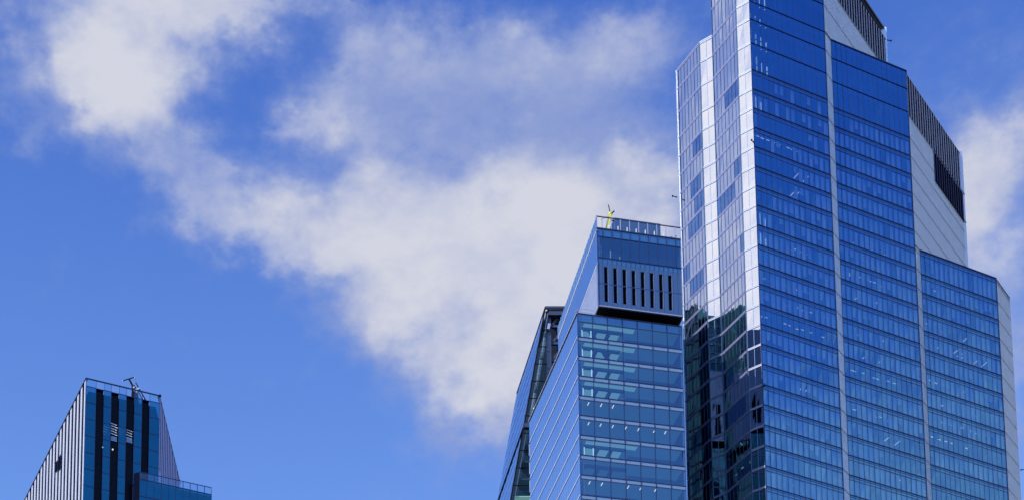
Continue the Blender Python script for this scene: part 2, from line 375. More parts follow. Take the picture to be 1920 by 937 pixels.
def side_wall(P, Q, zs, nb, gm, blue_p=.12, strip=False):
    F = Face(P, Q); fr = MB(); us = [F.L * i / nb for i in range(nb + 1)]; zt, zb = zs[0], zs[-1]; rows = []
    for i in range(len(zs) - 1):
        z1, z0 = zs[i], zs[i + 1]; tall = z1 > L0 + .1
        F.box(fr, 0, F.L, z1 - .10, z1, 0, .07, 'spA')
        F.box(fr, 0, F.L, z1 - .26, z1 - .10, 0, .03, 'lnA' if not strip else 'rail')
        F.box(fr, 0, F.L, z1 - .36, z1 - .26, 0, .06, 'spA')
        if not strip: F.box(fr, 0, F.L, z1 - .46, z1 - .36, 0, .03, 'lnA')
        rows.append((z0, z1 - .46, tall, z1))
    for u in us: F.box(fr, max(0, u - .025), min(F.L, u + .025), zb, zt - .1, 0, .05, 'rail' if strip else 'lnF')
    if not strip:
        F.box(fr, 0, .16, zb, zt, .05, .10, 'mid8'); F.box(fr, F.L - .22, F.L, zb, zt, .05, .10, 'mid8')
    fo = fr.build('curtain_wall', big)
    run = 0
    for (z0, z1, tall, zf) in rows:
        mb = MB(); bl = MB()
        start = rnd.random(); gap = (rnd.randint(0, nb - 1), rnd.randint(2, 5)) if (not tall and not strip and rnd.random() < .4) else (99, 0)
        for j in range(nb):
            gg = 'gAo' if gap[0] <= j < gap[0] + gap[1] else gm
            F.pane(mb, us[j] + .025, us[j + 1] - .025, z0, z1, .004, gg, .007 if not tall else .014)
        mb.build('ribbon_window', fo)
        if bl.f: bl.build('window_blind', fo)
    return F
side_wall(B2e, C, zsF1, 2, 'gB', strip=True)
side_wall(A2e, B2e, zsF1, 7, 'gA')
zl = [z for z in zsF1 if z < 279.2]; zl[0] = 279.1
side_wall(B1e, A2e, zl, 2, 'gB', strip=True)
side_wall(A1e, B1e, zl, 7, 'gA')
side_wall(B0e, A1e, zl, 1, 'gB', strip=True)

def panel_wall(P, Q, zt, zb, louvre=None, u_from=0, dark=None):
    F = Face(P, Q); mb = MB()
    ptop = louvre if louvre else zt
    F.pane(mb, u_from, F.L, zb, ptop, -.05, 'pan')
    n = int(F.L / .42)
    for i in range(n + 1):
        u = F.L * i / n
        if u >= u_from - .01: F.box(mb, max(u_from, u - .04), min(F.L, u + .04), zb, ptop, -.04, .06, 'pan')
    for z in [q for q in zsF1 if zb < q < ptop]:
        F.box(mb, u_from, F.L, z - .05, z + .01, 0, .068, 'panl')
    F.box(mb, u_from, F.L, ptop - .12, ptop, -.04, .09, 'panl')
    wo_ = mb.build('side_panel_wall', big)
    if louvre:
        lv = MB(); F.pane(lv, 0, F.L, louvre, zt, -.14, 'void')
        n = int(F.L / 1.15)
        for i in range(n + 1):
            u = (F.L - .34) * i / n
            F.box(lv, u, u + .26, louvre, zt, -.10, .03, 'fin')
        F.box(lv, 0, F.L, zt - .15, zt + .02, -.7, .0, 'steel')
        lv.build('louvred_crown', big)
    if dark:
        u0, z0 = dark; dk = MB()
        F.pane(dk, u0, F.L, z0, louvre - .1, .08, 'void')
        n = int((F.L - u0) / 1.15)
        for i in range(n + 1):
            u = u0 + (F.L - u0 - .12) * i / n; F.box(dk, u, u + .10, z0, louvre - .1, .08, .18, 'lnF')
        F.box(dk, u0, F.L, louvre - .25, louvre - .1, .26, .3, 'black'); F.box(dk, u0, F.L, z0, z0 + .15, .26, .3, 'black')
        dk.build('dark_louvre_panel', big)
    return F
panel_wall(F1r, F2l, 278.9, ZBOT)
panel_wall(F1r, R1b, 297.4, 278.9, louvre=290.0)
mbx = MB(); 
panel_wall(F2r, F3l, 243.3, ZBOT)
panel_wall(F2r, R2b, 278.4, 243.3, louvre=269.8, dark=(11.6, 263.4))
panel_wall(F3r, R3b, 243.0, ZBOT)
# copings
mb = MB()
for a, b, z in ((F1r, F2l, 278.95), (F2l, F2r, 278.95), (F3l, F3r, 243.3), (F3r, R3b, 243.05), (B1e, A2e, 279.1), (A1e, B1e, 279.1)):
    F = Face(a, b); F.box(mb, 0, F.L, z, z + .12, -.25, .12, 'lnF' if a not in (B1e, A1e) else 'spA')
mb.build('coping', big)

# lit strips and lamps behind the front
mbs = []
for i, (z1, z0) in enumerate(zip(ZTOP[3:-1] + [L0 + 0], ZTOP[4:])):
    if z1 <= z0: continue
    mb = MB()
    for j in range(4 if i < 3 else 4):
        u = .75 + j * 1.12
        hi = z1 - .9 - rnd.uniform(0, .4) - j * .55; lo = z0 + .25 + (.5 if j == 1 else 0)
        if hi - lo > .4:
            cut = rnd.uniform(lo + .3, hi - .2)
            F1.box(mb, u, u + .13, lo, cut, -1.0, -.85, 'cyan'); F1.box(mb, u, u + .13, cut + .35, hi, -1.0, -.85, 'cyan') if hi - cut > .6 else None
    mb.build('light_strip', big)
for k in (1, 7, 8):
    mb = MB()
    for j in range(2): F1.box(mb, .8 + j * 1.1, .9 + j * 1.1, L0 - FH * (k + 1) + .15, L0 - FH * k - 1.4 - j * .7, -.14, -.10, 'cyan')
    mb.build('light_strip', big)
lights(F1, big, [L0 - FH * 3], 'white', 10, (.7, .8), .7, uu=[.01, .07, .13, .2, .27, .34, .46, .52, .6, .82], drop=.83)
lights(F1, big, [L0 - FH * k for k in (8, 10, 11, 12)], 'white', 8, (1.4, 1.9), .55, uu=[.08, .14, .38, .44, .55, .61, .72, .88])
lights(F1, big, [L0 - FH * k for k in (4, 5, 15)], 'white', 2, (1, 1.2), 1.6, along=False)
lights(F1, big, [L0 - FH * k for k in (20, 22, 24)], 'white', (2, 4), (1.4, 2.4), .5)
lights(F2, big, [L0 - FH * k for k in (8, 13, 15)], 'white', 8, (1.4, 1.9), .6, uu=[.03, .17, .2, .3, .45, .5, .62, .7])
lights(F2, big, [L0 - FH * k for k in (6, 11, 18, 21)], 'white', (2, 4), (1.2, 3.0), .5)
lights(F2, big, [L0 - FH * k for k in (9, 12, 16)], 'white', 2, (1, 1.4), 1.6, along=False)
lights(F3, big, [L0 - FH * k for k in (7, 10, 13)], 'white', (3, 5), (1.2, 2.6), .5)
lights(F3, big, [L0 - FH * k for k in (9, 10)], 'white', 4, (1, 2.0), 1.6, along=False)
lights(F3, big, [L0 - FH * 14], 'white', 8, (1.4, 1.8), .6, uu=[.03, .15, .26, .38, .5, .62, .7, .82])
lights(F3, big, [L0 - FH * 12, L0 - FH * 15], 'warm', 6, (1.4, 1.8), .6, uu=[.03, .1, .2, .28, .35, .55])
AF = Face(A2e, B2e); 
lights(AF, big, [L0 - FH * k for k in (14, 19, 22)], 'warm', 3, (1, 2.4), .5)

# small dark bracket lamps at the corners
def bracket(P, z, out):
    mb = MB(); a = Vector((P[0], P[1], z)); b = a + Vector(out)
    mb.bar(a, b, .10, 'black'); mb.ball(b, .18, 'black', 8); mb.ball(a + (b - a) * .25, .14, 'black', 8)
    mb.build('bracket_lamp', big)
bracket(C, 250.6, (-.5, -.5, .1)); bracket(C, 203.9, (.3, -.3, 0)); bracket((58.0, 322.8), 253.0, (-.9, -.2, .1)); bracket(R1b, 297.4, (.9, .2, 0)); bracket((123.9, 337.6), 207.6, (1.2, -.2, 0))

# ================================================================== OFFICE BLOCK WITH OVERHANGING TOP BOX
blk = thing('office_block', 'blue glass office block with an overhanging top box of eight dark slots', 'office building', (35.08, 290, 0))
P0 = (35.08, 290.0); P1 = (52.82, 293.45); dB = (math.sin(R(-10)), math.cos(R(-10)))
P2 = (P1[0] + 30.6 * dB[0], P1[1] + 30.6 * dB[1]); P3 = (29.76, 320.15)
ZR = 206.4; f8 = 3.5; Z8 = [ZR - 4.13] + [ZR - 4.13 - f8 * k for k in range(1, 16)]
low = ccw([P0, P1, P2, P3]); lowi = inset(low, .35)
FL = Face(P0, P1); SL = Face(P3, P0); SR = Face(P1, P2)
fr = MB(); nb = 7; us = [FL.L * i / nb for i in range(nb + 1)]
# rows: top spandrel, then floors
FL.pane(fr, 0, FL.L, ZR - 1.35, ZR, -.06, 'sp8')
for j in range(nb): FL.pane(fr, us[j], us[j + 1], ZR - 1.35, ZR, 0, 'g8', .004)
FL.box(fr, 0, FL.L, ZR - .02, ZR + .12, -.3, .08, 'steel'); FL.box(fr, 0, FL.L, ZR - 1.47, ZR - 1.35, 0, .05, 'steel')
rows = [(Z8[0], ZR - 1.47)]
for i in range(len(Z8) - 1):
    z1 = Z8[i]
    FL.box(fr, 0, FL.L, z1 - .10, z1 + .02, 0, .10, 'lnF')
    FL.box(fr, 0, FL.L, z1 - .66, z1 - .10, -.1, .03, 'sp8'); FL.box(fr, 0, FL.L, z1 - .80, z1 - .66, -.06, .02, 'steel')
    rows.append((Z8[i + 1], z1 - .80))
for j, u in enumerate(us):
    FL.box(fr, max(0, u - .05), min(FL.L, u + .05), Z8[-1], ZR, .0, .14, 'lnF')
FL.box(fr, FL.L - .3, FL.L + .05, Z8[-1], ZR - 1.3, -.5, -.1, 'steelp')
fo = fr.build('curtain_wall', blk)
for (z0, z1) in rows:
    mb = MB()
    for j in range(nb): FL.pane(mb, us[j] + .05, us[j + 1] - .05, z0 + .02, z1, .005, 'g8', .008)
    mb.build('ribbon_window', fo)
# interiors
lit = (0, 1, 2, 3, 6); warm = (4, 5, 8)
for i, (z0, z1) in enumerate(rows):
    top = z1 + .1
    mb = MB(); mb.prism(lowi, z0 - .55, z0 - .12, 'slab'); mb.build('floor_slab', blk)
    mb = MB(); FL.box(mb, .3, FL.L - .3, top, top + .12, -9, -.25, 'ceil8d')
    if i in lit: FL.box(mb, 1.3, us[3] + .2, top - .06, top - .01, -8.9, -.35, 'ceil8'); FL.box(mb, us[3] + .2, us[4] - .3, top - .06, top - .01, -1.4, -.35, 'ceil8')  # glowing sheets imitate the lit part of the ceiling
    co_ = mb.build('office_ceiling', blk)
    mb = MB()
    if i in lit or i == 7:
        FL.box(mb, 1.5, us[3] + (.6 if i != 1 else 0), top - .42, top - .1, -1.75, -1.15, 'beam'); FL.box(mb, 1.0, 1.5, top - .5, top - .1, -4, -1.15, 'beam')
        for j, u in enumerate((3.4, 5.7)):
            FL.box(mb, u, u + .55, top - .5, top - .1, -8, -1.75, 'beam')
        if i in (0, 1):
            a = 2.6 if i == 0 else 4.8
            mb.bar(FL.p(a, top - .2, -1.6), FL.p(a + 2.2, top - .5, -4.2), .5, 'beam')
        mb.bar(FL.p(us[4] - .9, top - .3, -3), FL.p(us[4] - .9, z0, -3), .7, 'beam', 10)
        FL.box(mb, us[4] - .9, FL.L, top - .6, top - .2, -3.2, -2.9, 'beam')
    else:
        FL.box(mb, 2.2, FL.L - 1, top - .5, top - .1, -4.3, -4.0, 'beam')
    if mb.f: mb.build('ceiling_beam', blk)
    mb = MB()
    for u in (.95, 2.5):
        if i in lit: FL.box(mb, u, u + .16, z0 + .1, top - .9, -.9, -.75, 'cyan')
    if mb.f: mb.build('light_strip', blk)
    if i in warm:
        mb = MB()
        for j, t in enumerate((.1, .22, .33, .46, .58, .72, .83)):
            if i == 4 and j > 2: continue
            if i == 8 and rnd.random() < .25: continue
            u = t * FL.L + rnd.uniform(-.1, .1); FL.box(mb, u, u + .13, top - .06, top - .01, -1.3, -.45 + (.0 if i != 5 else -.1), 'warm')
        mb.build('ceiling_light', blk)
    mb = MB(); FL.box(mb, 0.5, FL.L - .5, z0, top, -9.2, -9, 'core'); mb.build('core_wall', blk)
# side wall: mirror bands with thin pale fins
def side_bands(F, ztop, zlist, zbot, gm, fin, parent, mull=.9, capz=None):
    fr = MB()
    for z in zlist:
        F.box(fr, 0, F.L, z - .12, z + .10, 0, .045, fin); F.box(fr, 0, F.L, z - .2, z - .12, 0, .02, 'sline')
    n = int(F.L / mull)
    for i in range(n + 1):
        u = F.L * i / n; F.box(fr, max(0, u - .02), min(F.L, u + .02), zbot, ztop, 0, .02, 'sline')
    if capz: F.box(fr, 0, F.L, ztop - .0, ztop + .12, -.2, .16, fin)
    fo = fr.build('side_curtain_wall', parent)
    zz = [ztop] + [z for z in zlist if z < ztop] + [zbot]
    for i in range(len(zz) - 1):
        mb = MB(); z1 = zz[i] - (.34 if i else 0)
        for k in range(n): F.pane(mb, F.L * k / n + .025, F.L * (k + 1) / n - .025, zz[i + 1], z1, .004, gm, .003)
        if z1 - zz[i + 1] > .1: mb.build('ribbon_window', fo)
    return fo
side_bands(SL, ZR, Z8[:], Z8[-1], 'g8s', 'finl', blk, 1.3, capz=1)
mb = MB(); SL.box(mb, 0, SL.L, Z8[-1], ZR, -.7, -.55, 'mid8'); mb.build('inner_lining', blk)
mb = MB()
for i, z in enumerate(Z8[:-1]): SL.box(mb, -.28, .0, z - f8 + 1.0, z - .3, -.8, .05, 'spA')
mb.build('corner_return', blk)
side_bands(SR, ZR, Z8[:], Z8[-1], 'gd', 'steel', blk, 1.5)
mb = MB(); SR.box(mb, 0, SR.L, Z8[-1], ZR, -.5, -.35, 'black'); mb.build('inner_lining', blk)
BK = Face(P2, P3); mb = MB(); BK.box(mb, 0, BK.L, 0, ZR, -.3, 0, 'mid8'); mb.build('rear_wall', blk)
mb = MB(); mb.prism(inset(low, .32), ZR - .3, ZR - .06, 'roof'); mb.build('roof', blk)
mb = MB(); mb.prism(low, 0, Z8[-1] - .02, 'mid8'); mb.build('lower_body', blk)

# upper box
U0 = (38.54, 289.45); U1 = (52.93, 292.25); UB = (34.95, 317.87); dU = (math.sin(R(-7.2)), math.cos(R(-7.2)))
U2 = (U1[0] + 28.6 * dU[0], U1[1] + 28.6 * dU[1])
UF = Face(U0, U1); US = Face(UB, U0); UR = Face(U1, U2); ZB, ZP, ZG = 207.35, 221.45, 223.65
up = ccw([U0, U1, U2, UB])
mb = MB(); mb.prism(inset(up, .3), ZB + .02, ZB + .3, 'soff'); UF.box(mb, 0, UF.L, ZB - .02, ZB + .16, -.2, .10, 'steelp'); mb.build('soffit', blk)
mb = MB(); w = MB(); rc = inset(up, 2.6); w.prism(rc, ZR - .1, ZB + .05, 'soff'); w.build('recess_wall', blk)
n = 9; sh = .9; uu = [0] + [sh + (UF.L - sh * 1.0) * i / 9.0 for i in range(0, 10)]
uu = [0.0, .95] + [.95 + 1.585 * i for i in range(1, 9)] + [UF.L]
fr = MB()
za, zb_, zc, zd = 220.05, 216.2, 215.3, 211.5
UF.pane(fr, 0, UF.L, za, ZP, -.08, 'sp8')
for j in range(len(uu) - 1):
    UF.pane(fr, uu[j], uu[j + 1], za, ZP, .004, 'g8', .004)
UF.box(fr, 0, UF.L, ZP - .06, ZP + .1, -.3, .10, 'steel')
UF.box(fr, 0, UF.L, za - .12, za, -.02, .08, 'lnF'); UF.box(fr, 0, UF.L, zb_ - .1, zb_ + .06, -.02, .08, 'lnF')
UF.pane(fr, 0, UF.L, zc, zb_ - .1, -.05, 'sp8')
for j in range(18):
    UF.pane(fr, UF.L * j / 18, UF.L * (j + 1) / 18, zc, zb_ - .1, .004, 'g8', .003); UF.box(fr, UF.L * j / 18, UF.L * j / 18 + .07, zc, zb_ - .1, .0, .05, 'lnF')
for u in uu[1:-1]: UF.box(fr, u - .045, u + .045, zb_, ZP, 0, .12, 'lnF')
UF.box(fr, 0, .1, ZB, ZP, 0, .12, 'lnF'); UF.box(fr, UF.L - .1, UF.L, ZB, ZP, 0, .12, 'steelp')
# cladding with slots: piers between slots
slots = [1.12 + 1.585 * j for j in range(8)]; sw = .62
edges = [.1] + [e for s_ in slots for e in (s_, s_ + sw)] + [UF.L - .1]
for k in range(0, len(edges), 2):
    UF.box(fr, edges[k], edges[k + 1], ZB + .16, zc, -.6, 0, 'mid8')
for s_ in slots:
    UF.box(fr, s_, s_ + sw, 214.6, zc, -.6, 0, 'mid8'); UF.box(fr, s_, s_ + sw, ZB + .16, 208.3, -.6, 0, 'mid8'); UF.box(fr, s_, s_ + sw, zd - .1, zd + .1, -.5, .02, 'lnF')
    UF.box(fr, s_ + sw, s_ + sw + .05, 208.3, 214.6, 0, .03, 'steelp'); UF.box(fr, s_ - .05, s_, 208.3, 214.6, 0, .03, 'lnF')
UF.box(fr, 0.1, UF.L - .1, zd - .05, zd + .04, .0, .015, 'lnF')
for j in range(1, 18): UF.box(fr, UF.L * j / 18 - .02, UF.L * j / 18 + .02, ZB + .16, zc, 0, .012, 'lnF')
fo = fr.build('top_box_front', blk)
for s_ in slots:
    mb = MB(); UF.pane(mb, s_ - .05, s_ + sw + .05, 208.1, 214.8, -.55, 'void')
    for k in range(14): UF.box(mb, s_, s_ + sw, 208.4 + k * .45, 208.46 + k * .45, -.5, -.35, 'black')
    mb.build('louvre_slot', fo)
mb = MB()
for j in range(len(uu) - 1): UF.pane(mb, uu[j] + .04, uu[j + 1] - .04, zb_ + .06, za - .12, .005, 'g8', .006)
mb.build('ribbon_window', fo)
mb = MB(); UF.box(mb, .3, UF.L - .3, zb_ + .0, za, -3.2, -3.0, 'beam')
for k in range(7): UF.box(mb, .3, 5.2, zb_ + .4 + k * .5, zb_ + .45 + k * .5, -3.0, -2.95, 'rail')
UF.box(mb, .3, UF.L - .3, za - .1, za + .1, -3.1, -.2, 'slab'); mb.build('plant_room_wall', blk)
mb = MB()
for u, h in ((.75, 2.6), (2.4, 1.9), (4.0, 1.0)): UF.box(mb, u, u + .12, zb_ + .1, zb_ + h, -.6, -.48, 'white_l')
for u in (1.9, 2.1, 2.3): mb.bar(UF.p(u, zb_ + .1, -.8), UF.p(u + .15, zb_ + .7, -.8), .1, 'white_l')
mb.build('indoor_pole', blk)
# side of upper box : window band, smooth band, pale panel
fs = MB()
US.box(fs, 0, US.L, ZP - .1, ZG - .1, -.05, 0, 'g8s')
for z, h in ((ZP - .5, .35), (214.9, .35)): US.box(fs, 0, US.L, z, z + h, 0, .05, 'finl')
for i in range(24): u = US.L * i / 24; US.box(fs, u, u + .05, ZP, ZG, 0, .05, 'sp8')
for i in range(45): u = US.L * i / 45; US.box(fs, u, u + .06, ZB, 214.9, .0, .05, 'fin')
US.box(fs, 0, US.L, ZB, 214.9, -.15, 0, 'fin')
US.box(fs, US.L - .12, US.L, ZB, ZG, .12, .16, 'rail')
fo = fs.build('top_box_side', blk)
mb = MB()
for k in range(20): US.pane(mb, US.L * k / 20 + .02, US.L * (k + 1) / 20 - .02, 215.25, ZP - .5, .004, 'g8s', .002)
mb.build('ribbon_window', fo)
mb = MB(); US.box(mb, 0, US.L, 215.2, ZP - .2, -.4, -.3, 'mid8'); mb.build('inner_lining', blk)
mb = MB(); UR.box(mb, 0, UR.L, ZB, ZP, -.3, 0, 'mid8')
for k in range(9): s_ = 2 + k * 2.6; UR.box(mb, s_, s_ + 1.0, 208.4, 214.6, .0, .03, 'void')
mb.build('top_box_side', blk)
mb = MB(); F = Face(U2, UB); F.box(mb, 0, F.L, ZB, ZP, -.3, 0, 'mid8'); mb.build('rear_wall', blk)
mb = MB(); rt = ccw([(47.4, 304.0), (51.3, 304.6), (49.8, 317.6), (47.9, 317.3)])  # unseen from the camera, added to darken the reflection in the skyscraper's side
mb.prism(rt, ZP - .3, 232.6, 'gd'); mb.prism(inset(rt, .3), ZP - .3, 232.4, 'black')
F = Face((51.3, 304.6), (49.8, 317.6))
for k in range(5): F.box(mb, 0, F.L, 223 + k * 1.8, 223.2 + k * 1.8, 0, .12, 'steel')
for k in range(7): F.box(mb, k * 1.8, k * 1.8 + .15, 222, 232.4, .0, .1, 'steel')
rt2 = ccw([(47.5, 317.4), (49.6, 317.4), (48.6, 324.1), (47.5, 324.1)]); mb.prism(rt2, ZR, 234.5, 'gd'); mb.prism(inset(rt2, .2), ZR, 234.3, 'black')
mb.build('hidden_reflected_plant_tower', blk)
rw = ccw([(42.0, 324.2), (51.0, 323.8), (48.6, 342.5), (42.0, 342.5)]); mb = MB()  # unseen block behind, added as a dark mass for the side glass to mirror
mb.prism(rw, 0, 236.0, 'gd'); mb.prism(inset(rw, .4), 0, 235.8, 'black'); F = Face((51.0, 323.8), (48.6, 342.5))
for k in range(20): F.box(mb, 0, F.L, 236 - k * 3.5 - .3, 236 - k * 3.5, .0, .2, 'steel')
for k in range(12): mb.bar(F.p(k * 1.6, 236 - (k % 3) * 3.5, .25), F.p((k + 1) * 1.6, 232.5 - (k % 3) * 3.5, .25), .2, 'steelp'); F.box(mb, k * 1.6, k * 1.6 + .12, 170, 235.9, .0, .12, 'lnF')
mb.build('hidden_reflected_wing', blk)
mb = MB(); mb.prism(inset(up, .32), ZP - .4, ZP - .2, 'roof'); mb.build('roof', blk)
# roof guard frame
mb = MB()
for i, u in enumerate(uu):
    mb.bar(UF.p(min(max(u, .06), UF.L - .06), ZP, -.05), UF.p(min(max(u, .06), UF.L - .06), ZG + (.15 if i in (0, len(uu) - 1) else 0), -.05), .12, 'steelp')
    if 1 < i < 9: UF.box(mb, u - .33, u - .2, ZP + .1, ZP + 1.25, -.6, -.45, 'white_l')
mb.bar(UF.p(0, ZG - .03, -.05), UF.p(UF.L, ZG - .03, -.05), .14, 'steel')
mb.build('roof_guard_rail', blk)
mb = MB(); UF.box(mb, 5.1, 13.2, ZP - .2, 228.3, -12.2, -5.6, 'mid8'); mb.build('plant_screen', blk)
# small masts on the roof
mb = MB()
for u, h in ((.35, 1.0), (.7, .8), (3.9, 1.1), (4.6, 1.5), (13.4, 1.2), (13.9, .9), (14.2, 1.5)):
    mb.bar(UF.p(u, ZP - .2, -1.2), UF.p(u, ZP + h, -1.2), .07, 'steel'); mb.bar(UF.p(u - .2, ZP + h - .1, -1.2), UF.p(u + .2, ZP + h, -1.2), .08, 'steel')
mb.build('roof_mast', blk)
# terrace edge in front of the box: wire rail, strut, red lamp
mb = MB()
for k in range(8): mb.bar(FL.p(.15 + k * .45, ZR, -.3), FL.p(.15 + k * .45, ZR + 1.15, -.3), .04, 'steelp')
for h in (.55, 1.15): mb.bar(FL.p(.1, ZR + h, -.3), FL.p(3.4, ZR + h, -.3), .035, 'steelp')
mb.bar(FL.p(2.9, ZR, -.2), FL.p(3.5, ZR + 1.1, -.2), .08, 'steel'); mb.build('terrace_rail', blk)
mb = MB(); mb.bar(FL.p(.0, ZR, -.2), FL.p(.0, ZR + .35, -.2), .08, 'steelp'); mb.ball(FL.p(.0, ZR + .5, -.2), .17, 'red'); mb.build('warning_lamp', blk)

# yellow roof crane
cr = thing('roof_crane', 'yellow maintenance crane arm standing behind the guard rail on the slotted top box', 'crane', (40.9, 296, ZP - .2), 'roof maintenance cranes')
mb = MB(); mb.bar((40.7, 296, ZP - .2), (40.9, 296, 226.0), .5, 'yel'); mb.build('mast', cr)
mb = MB(); mb.bar((40.9, 296, 225.6), (41.75, 296.6, 229.3), .55, 'yel'); mb.bar((40.72, 295.7, 225.6), (41.5, 296.3, 228.8), .18, 'steelp'); mb.build('boom', cr)
mb = MB(); mb.ball((41.85, 296.6, 229.5), .34, 'yel'); mb.bar((41.85, 296.6, 229.5), (41.55, 296.6, 231.2), .12, 'black'); mb.bar((41.7, 296.6, 229.2), (42.5, 296.4, 229.9), .16, 'black'); mb.build('jib_head', cr)
mb = MB(); mb.bar((41.5, 296.3, 228.9), (40.2, 296.3, 228.2), .04, 'black'); mb.bar((42.0, 296.4, 228.2), (42.5, 296.4, 228.4), .4, 'steelp'); mb.build('counterweight', cr)

# ================================================================== WEDGE TOWER BEHIND
wd = thing('wedge_tower', 'wedge shaped steel and glass tower with a sloping blue face, behind the office block', 'skyscraper', (35.5, 345, 0))
ZW = 246.4; SLP = .179; EX, EY = -3.36, 27.8; XRW = 53.0
def xw(z): return 35.49 - SLP * (ZW - z)
def wp(x, z, t=0, y=345.0): return (x + EX * t, y + EY * t, z)
mb = MB()
# body core, set back from the truss face and the slope
for (z0, z1) in ((0, ZW - .4),):
    mb.hexa([wp(xw(z0) + 1.6, z0, .12), wp(XRW, z0, .12), wp(XRW, z0, 1), wp(xw(z0) + .5, z0, 1), wp(xw(z1) + 1.6, z1, .12), wp(XRW, z1, .12), wp(XRW, z1, 1), wp(xw(z1) + .5, z1, 1)], 'core')
mb.build('core_wall', wd)
# sloping blue face
fr = MB(); floors = [ZW - 3.65 * k for k in range(0, 26)]
gl_ = []
for i in range(len(floors) - 1):
    z1, z0 = floors[i], floors[i + 1]
    mb = MB()
    for k in range(9):
        t0, t1 = k / 9, (k + 1) / 9; j = rnd.uniform(-.004, .004)
        mb.face([wp(xw(z0) + j, z0, t1), wp(xw(z0), z0, t0), wp(xw(z1) - j, z1, t0), wp(xw(z1), z1, t1)], 'gL')
    gl_.append(mb)
    w_ = 'black' if i == 7 else 'sline'
    fr.bar(wp(xw(z1) - .03, z1, 0), wp(xw(z1) - .03, z1, 1), .30 if i == 7 else .03, w_)
for k in range(10):
    t = k / 9; fr.bar(wp(xw(ZW) - .02, ZW, t), wp(xw(floors[-1]) - .02, floors[-1], t), .025, 'sline')
fo = fr.build('sloping_wall', wd)
for mb in gl_: mb.build('ribbon_window', fo)
zb = floors[-1]

mb = MB(); mb.hexa([wp(xw(0), 0, 0), wp(XRW, 0, 0), wp(XRW, 0, 1), wp(xw(0), 0, 1), wp(xw(zb), zb, 0), wp(XRW, zb, 0), wp(XRW, zb, 1), wp(xw(zb), zb, 1)], 'mid8'); mb.build('lower_body', wd)
mb = MB(); mb.hexa([wp(XRW, 0, 0), wp(XRW + .3, 0, 0), wp(XRW + .3, 0, 1), wp(XRW, 0, 1), wp(XRW, ZW, 0), wp(XRW + .3, ZW, 0), wp(XRW + .3, ZW, 1), wp(XRW, ZW, 1)], 'gd')
mb.bar(wp(XRW + .35, ZW, 0), wp(XRW + .35, ZW, 1), .6, 'steel')
for i in range(20):
    z = ZW - 3.65 * i; mb.bar(wp(XRW + .35, z, 0), wp(XRW + .35, z, 1), .35, 'steel')
    for k in range(6): mb.bar(wp(XRW + .35, z, (k + i % 2) / 7), wp(XRW + .35, z - 3.65, (k + 1 - i % 2) / 7 + .0), .22, 'steelp')
mb.build('side_lining', wd)
# black raking edge and top edge
mb = MB(); mb.bar(wp(xw(ZW) + .05, ZW + .1, 0, 344.9), wp(xw(zb) + .05, zb, 0, 344.9), .28, 'black'); mb.build('raking_edge', wd)
mb = MB(); mb.bar((xw(ZW), 344.95, ZW), (XRW, 344.95, ZW), .45, 'steel'); mb.bar((xw(ZW) + .7, 345.2, ZW - 1.2), (XRW, 345.2, ZW - 1.2), .8, 'steel'); mb.bar(wp(xw(ZW), ZW + .05, 0), wp(xw(ZW), ZW + .05, 1), .2, 'steel'); mb.build('top_beam', wd)
# steel mega column and K bracing
mb = MB(); mb.bar((36.15, 346.0, zb), (36.15, 346.0, ZW - .3), .95, 'steel'); mb.build('steel_column', wd)
mb = MB(); mb.bar((35.9, 345.5, ZW - 3.9), (36.4, 345.5, ZW - 4.0), 1.2, 'steelp'); mb.build('column_joint', wd)
z = ZW - 3.2
for i in range(8):
    mb = MB(); mb.bar((36.7, 346.2, z), (XRW, 346.2, z), .5, 'steel'); mb.bar((36.9, 346.2, z + .2), (39.4, 346.2, z + 3.3), .5, 'steel')
    mb.bar((39.4, 346.2, z + 3.3), (42, 346.2, z + .2), .5, 'steel'); mb.build('truss_brace', wd); z -= 3.65
# glazed strip between raking edge and column with pale tubes
fr = MB(); zz = ZW - 1.0; k = 0; tubes = []
while zz > zb + 4:
    z0 = zz - 3.65; xr = 35.75 if zz > 222.4 else XRW - 12
    a = [(xw(z0) + .3, 345.05, z0), (xr, 345.05, z0), (xr, 345.05, zz), (xw(zz) + .3, 345.05, zz)]
    mb = MB(); mb.face(a, 'gS'); tubes.append(mb)
    fr.bar((xw(zz) + .2, 345.0, zz), (xr, 345.0, zz), .12, 'black')
    for h in (1, 2): fr.bar((xw(zz - h * 1.2) + .3, 345.1, zz - h * 1.2), (xr, 345.1, zz - h * 1.2), .04, 'steel')
    zz = z0; k += 1
fr.bar((xw(ZW - 1) + .75, 345.1, ZW - 1), (xw(zb) + .75, 345.1, zb), .07, 'steelp')
fr.bar((xw(221.8), 344.9, 221.2), (36, 344.9, 221.2), .9, 'steel')
fo = fr.build('glazed_strip', wd)
for mb in tubes: mb.build('window_pane', fo)
for (z1, z0) in ((240.6, 236.4), (235.8, 229.6), (228.8, 223.8), (243.6, 241.6)):
    mb = MB(); mb.bar((xw(z1) + 1.05, 346.0, z1), (xw(z0) + 1.2, 346.0, z0), .6, 'white_l', 12); mb.build('steel_tube', wd, True)
mb = MB(); mb.bar((34.4, 344.6, 226.6), (33.9, 344.3, 225.0), .5, 'white_l', 10); mb.bar((33.9, 344.3, 225.0), (32.9, 344.3, 224.4), .5, 'white_l', 10); mb.build('steel_tube', wd, True)
